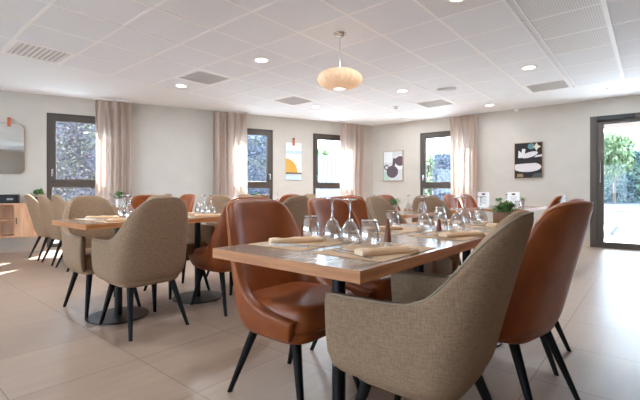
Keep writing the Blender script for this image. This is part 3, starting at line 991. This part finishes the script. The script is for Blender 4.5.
protos = {}
def chair(kind, u, v, deg, label, group):
    rot = UANG + math.radians(deg) + PI / 2
    if kind not in protos:
        r = make_chair(kind, label, group); protos[kind] = r
        r.location = uv(u, v); r.rotation_euler = (0, 0, rot)
        return r
    return dup(protos[kind], uv(u, v), rot, label, group)

# ================================================================== TABLES
tproto = None
def table(u0, v0, label, group):
    """one 0.7 m square pedestal table, corner at (u0, v0)"""
    global tproto
    loc = uv(u0 + .35, v0 + .35)
    if tproto: return dup(tproto, loc, UANG, label, group)
    t = thing('dining_table', label, 'table', loc, UANG, group)
    h = .3485
    k = .338
    obj('tabletop', bx(-h, h, -k, k, .7155, .75, bevel=.0015), wood_top, t)
    bm = bmesh.new(); g = h + .0012
    q = k + .0012
    for r in ((-g, g, -q, -k - .0001), (-g, g, k + .0001, q), (-g, -h - .0001, -k, k), (h + .0001, g, -k, k)):
        box(bm, r[0], r[1], r[2], r[3], .7150, .7502)
    obj('edge_band', bm, wood_edge, t)
    bm = bmesh.new(); lathe(bm, [(.027, .012), (.027, .705)], 20, cap=True); obj('pedestal', bm, black_m, t, smooth=40)
    bm = bmesh.new(); box(bm, -.15, .15, -.02, .02, .700, .7149); box(bm, -.02, .02, -.15, .15, .7002, .7148); obj('top_bracket', bm, black_m, t)
    bm = bmesh.new(); lathe(bm, [(.001, 0.0), (.215, 0.0), (.22, .004), (.218, .011), (.03, .014), (.001, .014)], 40); obj('base_plate', bm, black_m, t, smooth=40)
    tproto = t
    return t

G1, G2, G3, G4, G5, G6 = ('tables of the nearest row', 'tables of the left row', 'tables by the sideboard', 'tables under the middle window', 'tables of the middle back row', 'tables near the glass door')
table(.888, .595, 'front table of the nearest row, wood top with oak edge', G1)
table(1.588, .595, 'middle table of the nearest row, joined between two others', G1)
table(2.288, .595, 'far table of the nearest row, with a brown planter on it', G1)
table(.99, 2.83, 'front table of the left row, beside the big greige armchair', G2)
table(1.69, 2.83, 'second table of the left row, above the half-hidden round base', G2)
table(2.39, 2.83, 'far table of the left row, behind the nearest brown chair', G2)
table(2.25, 5.60, 'table at the window with the three slim greige chairs, nearer half', G3)
table(2.25, 6.30, 'table at the window with the three slim greige chairs, half by the wall', G3)
table(3.75, 4.78, 'table under the middle window, left half', G4)
table(4.45, 4.78, 'table under the middle window, right half', G4)
table(3.35, 1.75, 'middle back table with a small succulent on its corner', G5)
table(4.56, 1.75, 'middle back table behind the one with the succulent', G5)
table(5.30, 1.20, 'table near the right wall holding the white menu cards', G6)
table(6.00, 1.20, 'rear half of the table near the right wall', G6)

GC = 'greige fabric armchairs'; BC = 'cognac leather dining chairs'
# nearest row
front_chair = chair('arm', 1.335, .615, 91, 'greige fabric armchair filling the foreground, back to the camera', GC)
chair('leather', 1.385, 1.33, -90, 'cognac leather chair at the front left of the nearest table, seat facing the camera', BC)
chair('leather', 2.0, .53, 78, 'dark brown leather chair at the right, behind the foreground armchair', BC)
chair('leather', 2.60, .62, 90, 'brown leather chair mostly hidden behind the large one at right', BC)
chair('leather', 2.02, 1.36, -90, 'brown leather chair seen over the two front wine glasses', BC)
chair('arm', 2.66, 1.36, -88, 'greige armchair at the far left corner of the nearest row, behind the pepper mill', GC)
# left row
chair('arm', 1.37, 2.82, 90, 'large greige armchair with its back to us at the left row', GC)
chair('arm', 1.36, 3.55, -90, 'greige armchair at the left table, front and seat visible', GC)
chair('leather', 2.08, 2.77, 90, 'dark rust leather chair seen side-on between the two near tables', BC)
chair('arm', 2.05, 3.56, -90, 'greige armchair hidden behind the large greige armchair of the left row', GC)
chair('arm', 2.70, 2.84, 90, 'greige armchair whose back shows right of the front brown chair', GC)
chair('arm', 2.74, 3.56, -90, 'greige armchair behind the two far wine glasses of the left row', GC)
# by the sideboard
chair('arm', 1.92, 5.62, 0, 'greige armchair of the three by the sideboard, rightmost', GC)
chair('arm', 1.92, 6.20, 0, 'greige armchair of the three by the sideboard, middle', GC)
chair('arm', 1.92, 6.80, 0, 'pale greige armchair of the three, closest to the sideboard plant', GC)
chair('leather', 2.52, 5.36, 90, 'brown chair showing right of the green table plant at left', BC)
chair('leather', 3.30, 5.85, 180, 'brown chair behind the two upright stems of the left row', BC)
chair('arm', 3.28, 6.50, 180, 'greige armchair against the wall between the first two windows', GC)
# under the middle window
chair('arm', 3.95, 4.76, 90, 'greige armchair in front of the middle window', GC)
chair('leather', 4.60, 4.76, 90, 'brown chair below the ochre hanging print', BC)
chair('arm', 5.40, 5.05, 180, 'greige armchair below the window closest to the corner', GC)
chair('arm', 4.75, 5.55, -90, 'greige armchair on the window side of the middle window table', GC)
# middle back row
chair('leather', 3.12, 2.10, 0, 'deep orange leather chair seen from behind, right of the wine glass stems', BC)
chair('leather', 4.00, 2.56, -90, 'brown chair facing us in the middle of the room, under the corner curtain', BC)
chair('leather', 4.85, 2.60, -90, 'small-looking brown chair below the print of two vessels', BC)
chair('arm', 4.44, 1.93, 0, 'greige armchair in front of the right wall window', GC)
# near the right wall
chair('leather', 5.62, 1.98, -90, 'brown chair below the right wall curtain, left of the pair', BC)
chair('leather', 6.28, 1.98, -90, 'brown chair below the right wall curtain, right of the pair', BC)
chair('leather', 5.62, 1.15, 90, 'slim-looking brown chair in front of the wall panel, beyond the dark one', BC)

front_chair.scale = (1, 1, .972)

# ================================================================== TABLEWARE
TZ = .7505
ware = {}
def place(kind, builder, u, v, rot, label, group):
    loc = uv(u, v, TZ + ware_z.get(kind, 0)); r = UANG + rot
    if kind in ware: return dup(ware[kind], loc, r, label, group)
    o = builder(); o.location = loc; o.rotation_euler = (0, 0, r)
    o['label'] = label; o['group'] = group
    ware[kind] = o
    return o
ware_z = {'wine': .0, 'tumbler': .0, 'mat': 0, 'napkin': .0022, 'fork': .0022, 'knife': .0022}
def b_wine():
    t = thing('wine_glass', '', 'glass')
    bm = bmesh.new(); lathe(bm, [(.0375, 0.0), (.0405, .016), (.0415, .034), (.037, .057), (.026, .080), (.012, .096), (.005, .105)], 26); obj('bowl', bm, glass_m, t, smooth=70)
    bm = bmesh.new(); lathe(bm, [(.005, .105), (.0042, .115), (.004, .165), (.006, .176)], 10); obj('stem', bm, glass_m, t, smooth=70)
    bm = bmesh.new(); lathe(bm, [(.006, .176), (.02, .181), (.034, .184), (.034, .1858), (.001, .1858)], 24); obj('foot', bm, glass_m, t, smooth=50)
    return t
def b_tumbler():
    t = thing('tumbler', '', 'glass')
    bm = bmesh.new(); lathe(bm, [(.0405, 0.0), (.0435, .020), (.043, .046), (.0385, .070), (.032, .087), (.031, .09)], 26); obj('bowl', bm, glass_m, t, smooth=70)
    bm = bmesh.new(); lathe(bm, [(.031, .09), (.033, .093), (.033, .100), (.030, .102), (.001, .102), (.001, .091), (.029, .09)], 22); obj('foot', bm, glass_m, t, smooth=50)
    return t
def b_mat():
    bm = bmesh.new(); prism(bm, rrect(-.20, .20, -.145, .145, .012), 0.0, .0016)
    return tag(obj('placemat', bm, kraft), '', 'placemat')
def b_napkin():
    t = thing('rolled_napkin', '', 'napkin')
    bm = bmesh.new(); rings = []
    for k in range(13):
        x = -.115 + .23 * k / 12
        w = .031 + .004 * math.cos(k * .55); h = .0095 + .0012 * math.sin(k * 1.3)
        rings.append([(x + .004 * y_, w * y_ , h + h * z_) for y_, z_ in ((1, -.2), (.96, .5), (.7, .95), (.2, 1.12), (-.35, 1.0), (-.8, .75), (-1, .2), (-1, -.5), (-.85, -1), (.85, -1), (1, -.75))])
    loft(bm, rings); obj('cloth', bm, napkin_m, t, smooth=50)
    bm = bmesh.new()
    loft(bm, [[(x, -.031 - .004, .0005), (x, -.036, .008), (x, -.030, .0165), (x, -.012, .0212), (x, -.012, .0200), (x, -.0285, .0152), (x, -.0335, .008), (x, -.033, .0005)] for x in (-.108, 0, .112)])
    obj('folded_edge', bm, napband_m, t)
    return t
def b_fork():
    t = thing('fork', '', 'cutlery')
    bm = bmesh.new(); prism(bm, [(-.105, -.006), (-.06, -.0045), (.0, -.003), (.045, -.003), (.058, -.011), (.066, -.012), (.066, .012), (.058, .011), (.045, .003), (0, .003), (-.06, .0045), (-.105, .006)], 0, .0022); obj('handle', bm, steel_m, t)
    bm = bmesh.new()
    for y in (-.0105, -.0045, .0015, .0075): box(bm, .066, .104, y, y + .003, 0.0002, .0024)
    obj('tines', bm, steel_m, t)
    return t
def b_knife():
    t = thing('table_knife', '', 'cutlery')
    bm = bmesh.new(); prism(bm, [(-.11, -.007), (-.02, -.005), (0, -.004), (0, .004), (-.02, .005), (-.11, .007)], 0, .004); obj('handle', bm, steel_m, t)
    bm = bmesh.new(); prism(bm, [(0.0003, -.005), (.07, -.009), (.10, -.005), (.112, .004), (.0003, .004)], 0.0005, .0025); obj('blade', bm, steel_m, t)
    return t

def setting(u0, vc, side, where, full=True, jit=0.0):
    """a place laid on the table that starts at u0; side +1 = far (v+) side"""
    r = 0 if side < 0 else PI
    place('mat', b_mat, u0 + .345, vc + side * .175, r + jit, 'kraft placemat ' + where, 'kraft placemats')
    nr = -.45 if side < 0 else -.50
    nu, nv = (.30, .245) if side < 0 else (.315, .205)
    place('napkin', b_napkin, u0 + nu, vc + side * nv, nr + jit, 'peach rolled napkin ' + where, 'rolled napkins')
    if full:
        place('fork', b_fork, u0 + .20, vc + side * .165, PI / 2 * (1 if side < 0 else -1) * .8 + jit, 'steel fork ' + where, 'table cutlery')
        place('knife', b_knife, u0 + .245, vc + side * .13, PI / 2 * (1 if side < 0 else -1) * .75 + jit, 'steel table knife ' + where, 'table cutlery')

def glasses(u0, vc, side, where, dt=(.43, .22), dw=(.44, .06)):
    place('tumbler', b_tumbler, u0 + dt[0], vc + side * dt[1], 0, 'upturned stemless glass ' + where, 'upturned glasses')
    place('wine', b_wine, u0 + dw[0], vc + side * dw[1], 0, 'upturned wine glass ' + where, 'upturned wine glasses')

rows = [
    (.90, .95, -1, 'on the front table, right side by the foreground armchair', (.428, .09), (.44, -.015)),
    (.90, .95, 1, 'on the front table, left side by the cognac chair', (.48, .27), (.435, .105)),
    (1.60, .95, -1, 'on the middle near table, side of the dark brown chair', (.45, .07), (.52, .14)),
    (1.60, .95, 1, 'on the middle near table, opposite the dark brown chair', (.50, .25), (.47, .03)),
    (2.30, .95, -1, 'on the planter table, right side', (.46, .05), (.33, .10)),
    (2.30, .95, 1, 'on the planter table, left side', (.50, .25), (.46, .05)),
    (.99, 3.18, -1, 'on the left row front table, near side', (.52, .24), (.42, .05)),
    (.99, 3.18, 1, 'on the left row front table, window side', (.50, .27), (.42, .06)),
    (1.69, 3.18, -1, 'on the second table of the left row, near side', (.52, .22), (.46, .05)),
    (1.69, 3.18, 1, 'on the second table of the left row, window side', (.52, .23), (.46, .06)),
    (2.39, 3.18, -1, 'on the far table of the left row, near side', (.52, .22), (.46, .05)),
    (2.39, 3.18, 1, 'on the far table of the left row, window side', (.52, .23), (.46, .06)),
]
for k, (u0, vc, side, where, dt, dw) in enumerate(rows):
    setting(u0, vc, side, where, True, .03 * math.sin(k * 2.1))
    # glasses stand on the mat where they overlap it
    mu, mv = u0 + .345, vc + side * .175
    for kind, (a, b_) in (('tumbler', dt), ('wine', dw)):
        gu, gv = u0 + a, vc + side * b_
        on = abs(gu - mu) < .215 and abs(gv - mv) < .165
        ware_z[kind] = .0020 if on else 0.0
    glasses(u0, vc, side, where, dt, dw)
ware_z['tumbler'] = ware_z['wine'] = 0.0
# settings on the far tables: glasses only
for k, (u_, v_, where) in enumerate(((2.45, 5.95, 'on the sideboard-end table, nearer one'), (2.55, 6.35, 'on the sideboard-end table, farther one'),
        (4.0, 5.1, 'on the middle window table, left one'), (4.8, 5.0, 'on the middle window table, right one'),
        (3.75, 1.95, 'on the succulent table, near edge'), (3.55, 2.25, 'on the succulent table, centre'), (5.5, 1.45, 'on the menu card table, left end'))):
    place('wine', b_wine, u_, v_, 0, 'upturned wine glass ' + where, 'upturned wine glasses')
    place('tumbler', b_tumbler, u_ + .12, v_ - .10, 0, 'upturned stemless glass ' + where, 'upturned glasses')

def mill(u, v, label, sz=1.0):
    t = thing('pepper_mill', label, 'pepper mill', uv(u, v, TZ), 0)
    t.scale = (1, 1, sz)
    bm = bmesh.new(); lathe(bm, [(.001, 0), (.018, 0), (.019, .008), (.016, .014), (.0145, .020), (.001, .020)], 20); obj('base', bm, glass_m, t, smooth=40)
    bm = bmesh.new(); lathe(bm, [(.001, .0202), (.0135, .0202), (.0135, .03), (.0100, .07), (.008, .088), (.001, .088)], 20); obj('body', bm, mill_m, t, smooth=40)
    bm = bmesh.new(); lathe(bm, [(.001, .0882), (.0065, .0882), (.0088, .098), (.0065, .108), (.001, .113)], 20); obj('knob', bm, mill_m, t, smooth=60)
mill(1.352, .792, 'tapered walnut pepper mill on the front table')
mill(1.95, .84, 'small walnut pepper mill on the middle table of the nearest row', .68)

plant('planter_box', 'green plant in a low brown square box on the nearest row', uv(2.92, .78, TZ), .08, .075, 130, .09, .05, planter_m, up=.3, square=(.075, .06))
plant('potted_plant', 'succulent in a small pale pot on the middle back table', uv(3.52, 1.99, TZ), .045, .085, 46, .09, .045, pot_m, up=.8)
plant('potted_plant', 'small green plant in a pale pot between the two menu cards', uv(5.79, 1.63, TZ), .05, .085, 46, .07, .045, pot_m)
plant('potted_plant', 'tiny plant in a slim pot right of the menu cards', uv(6.02, 1.38, TZ), .03, .10, 26, .06, .04, pot_m)
plant('potted_plant', 'leafy sprig in a white pot on the table near the first curtain', uv(2.42, 5.72, TZ), .05, .12, 60, .13, .06, white_m)
plant('potted_plant', 'leafy sprig in a pale pot on the middle window table', uv(4.45, 5.2, TZ), .05, .12, 40, .11, .05, white_m)

def menu(u, v, rot, label):
    t = thing('menu_card', label, 'menu', uv(u, v, TZ), rot, 'standing menu cards')
    M = Matrix.Rotation(math.radians(-6), 4, 'X')
    obj('card', bx(-.075, .075, -.001, .001, 0.008, .215, M=M), paper_m, t)
    obj('stand', bx(-.05, .05, -.02, .02, 0, .008, bevel=.002), white_m, t)
    bm = bmesh.new(); flat(bm, ell(0, .185, .026, .013), -.0016, -.0011)
    for v_ in bm.verts: v_.co = M @ v_.co
    obj('printed_emblem', bm, logo_m, t)
    bm = bmesh.new()
    for k in range(6):
        w = .045 - .008 * (k % 3)
        box(bm, -w, w, -.0016, -.0011, .145 - k * .018, .149 - k * .018, M)
    obj('printed_lines', bm, ink_m, t)
menu(5.62, 1.78, -.35, 'white standing menu card on the right wall table, left one')
menu(5.83, 1.45, -.45, 'white standing menu card on the right wall table, right one')
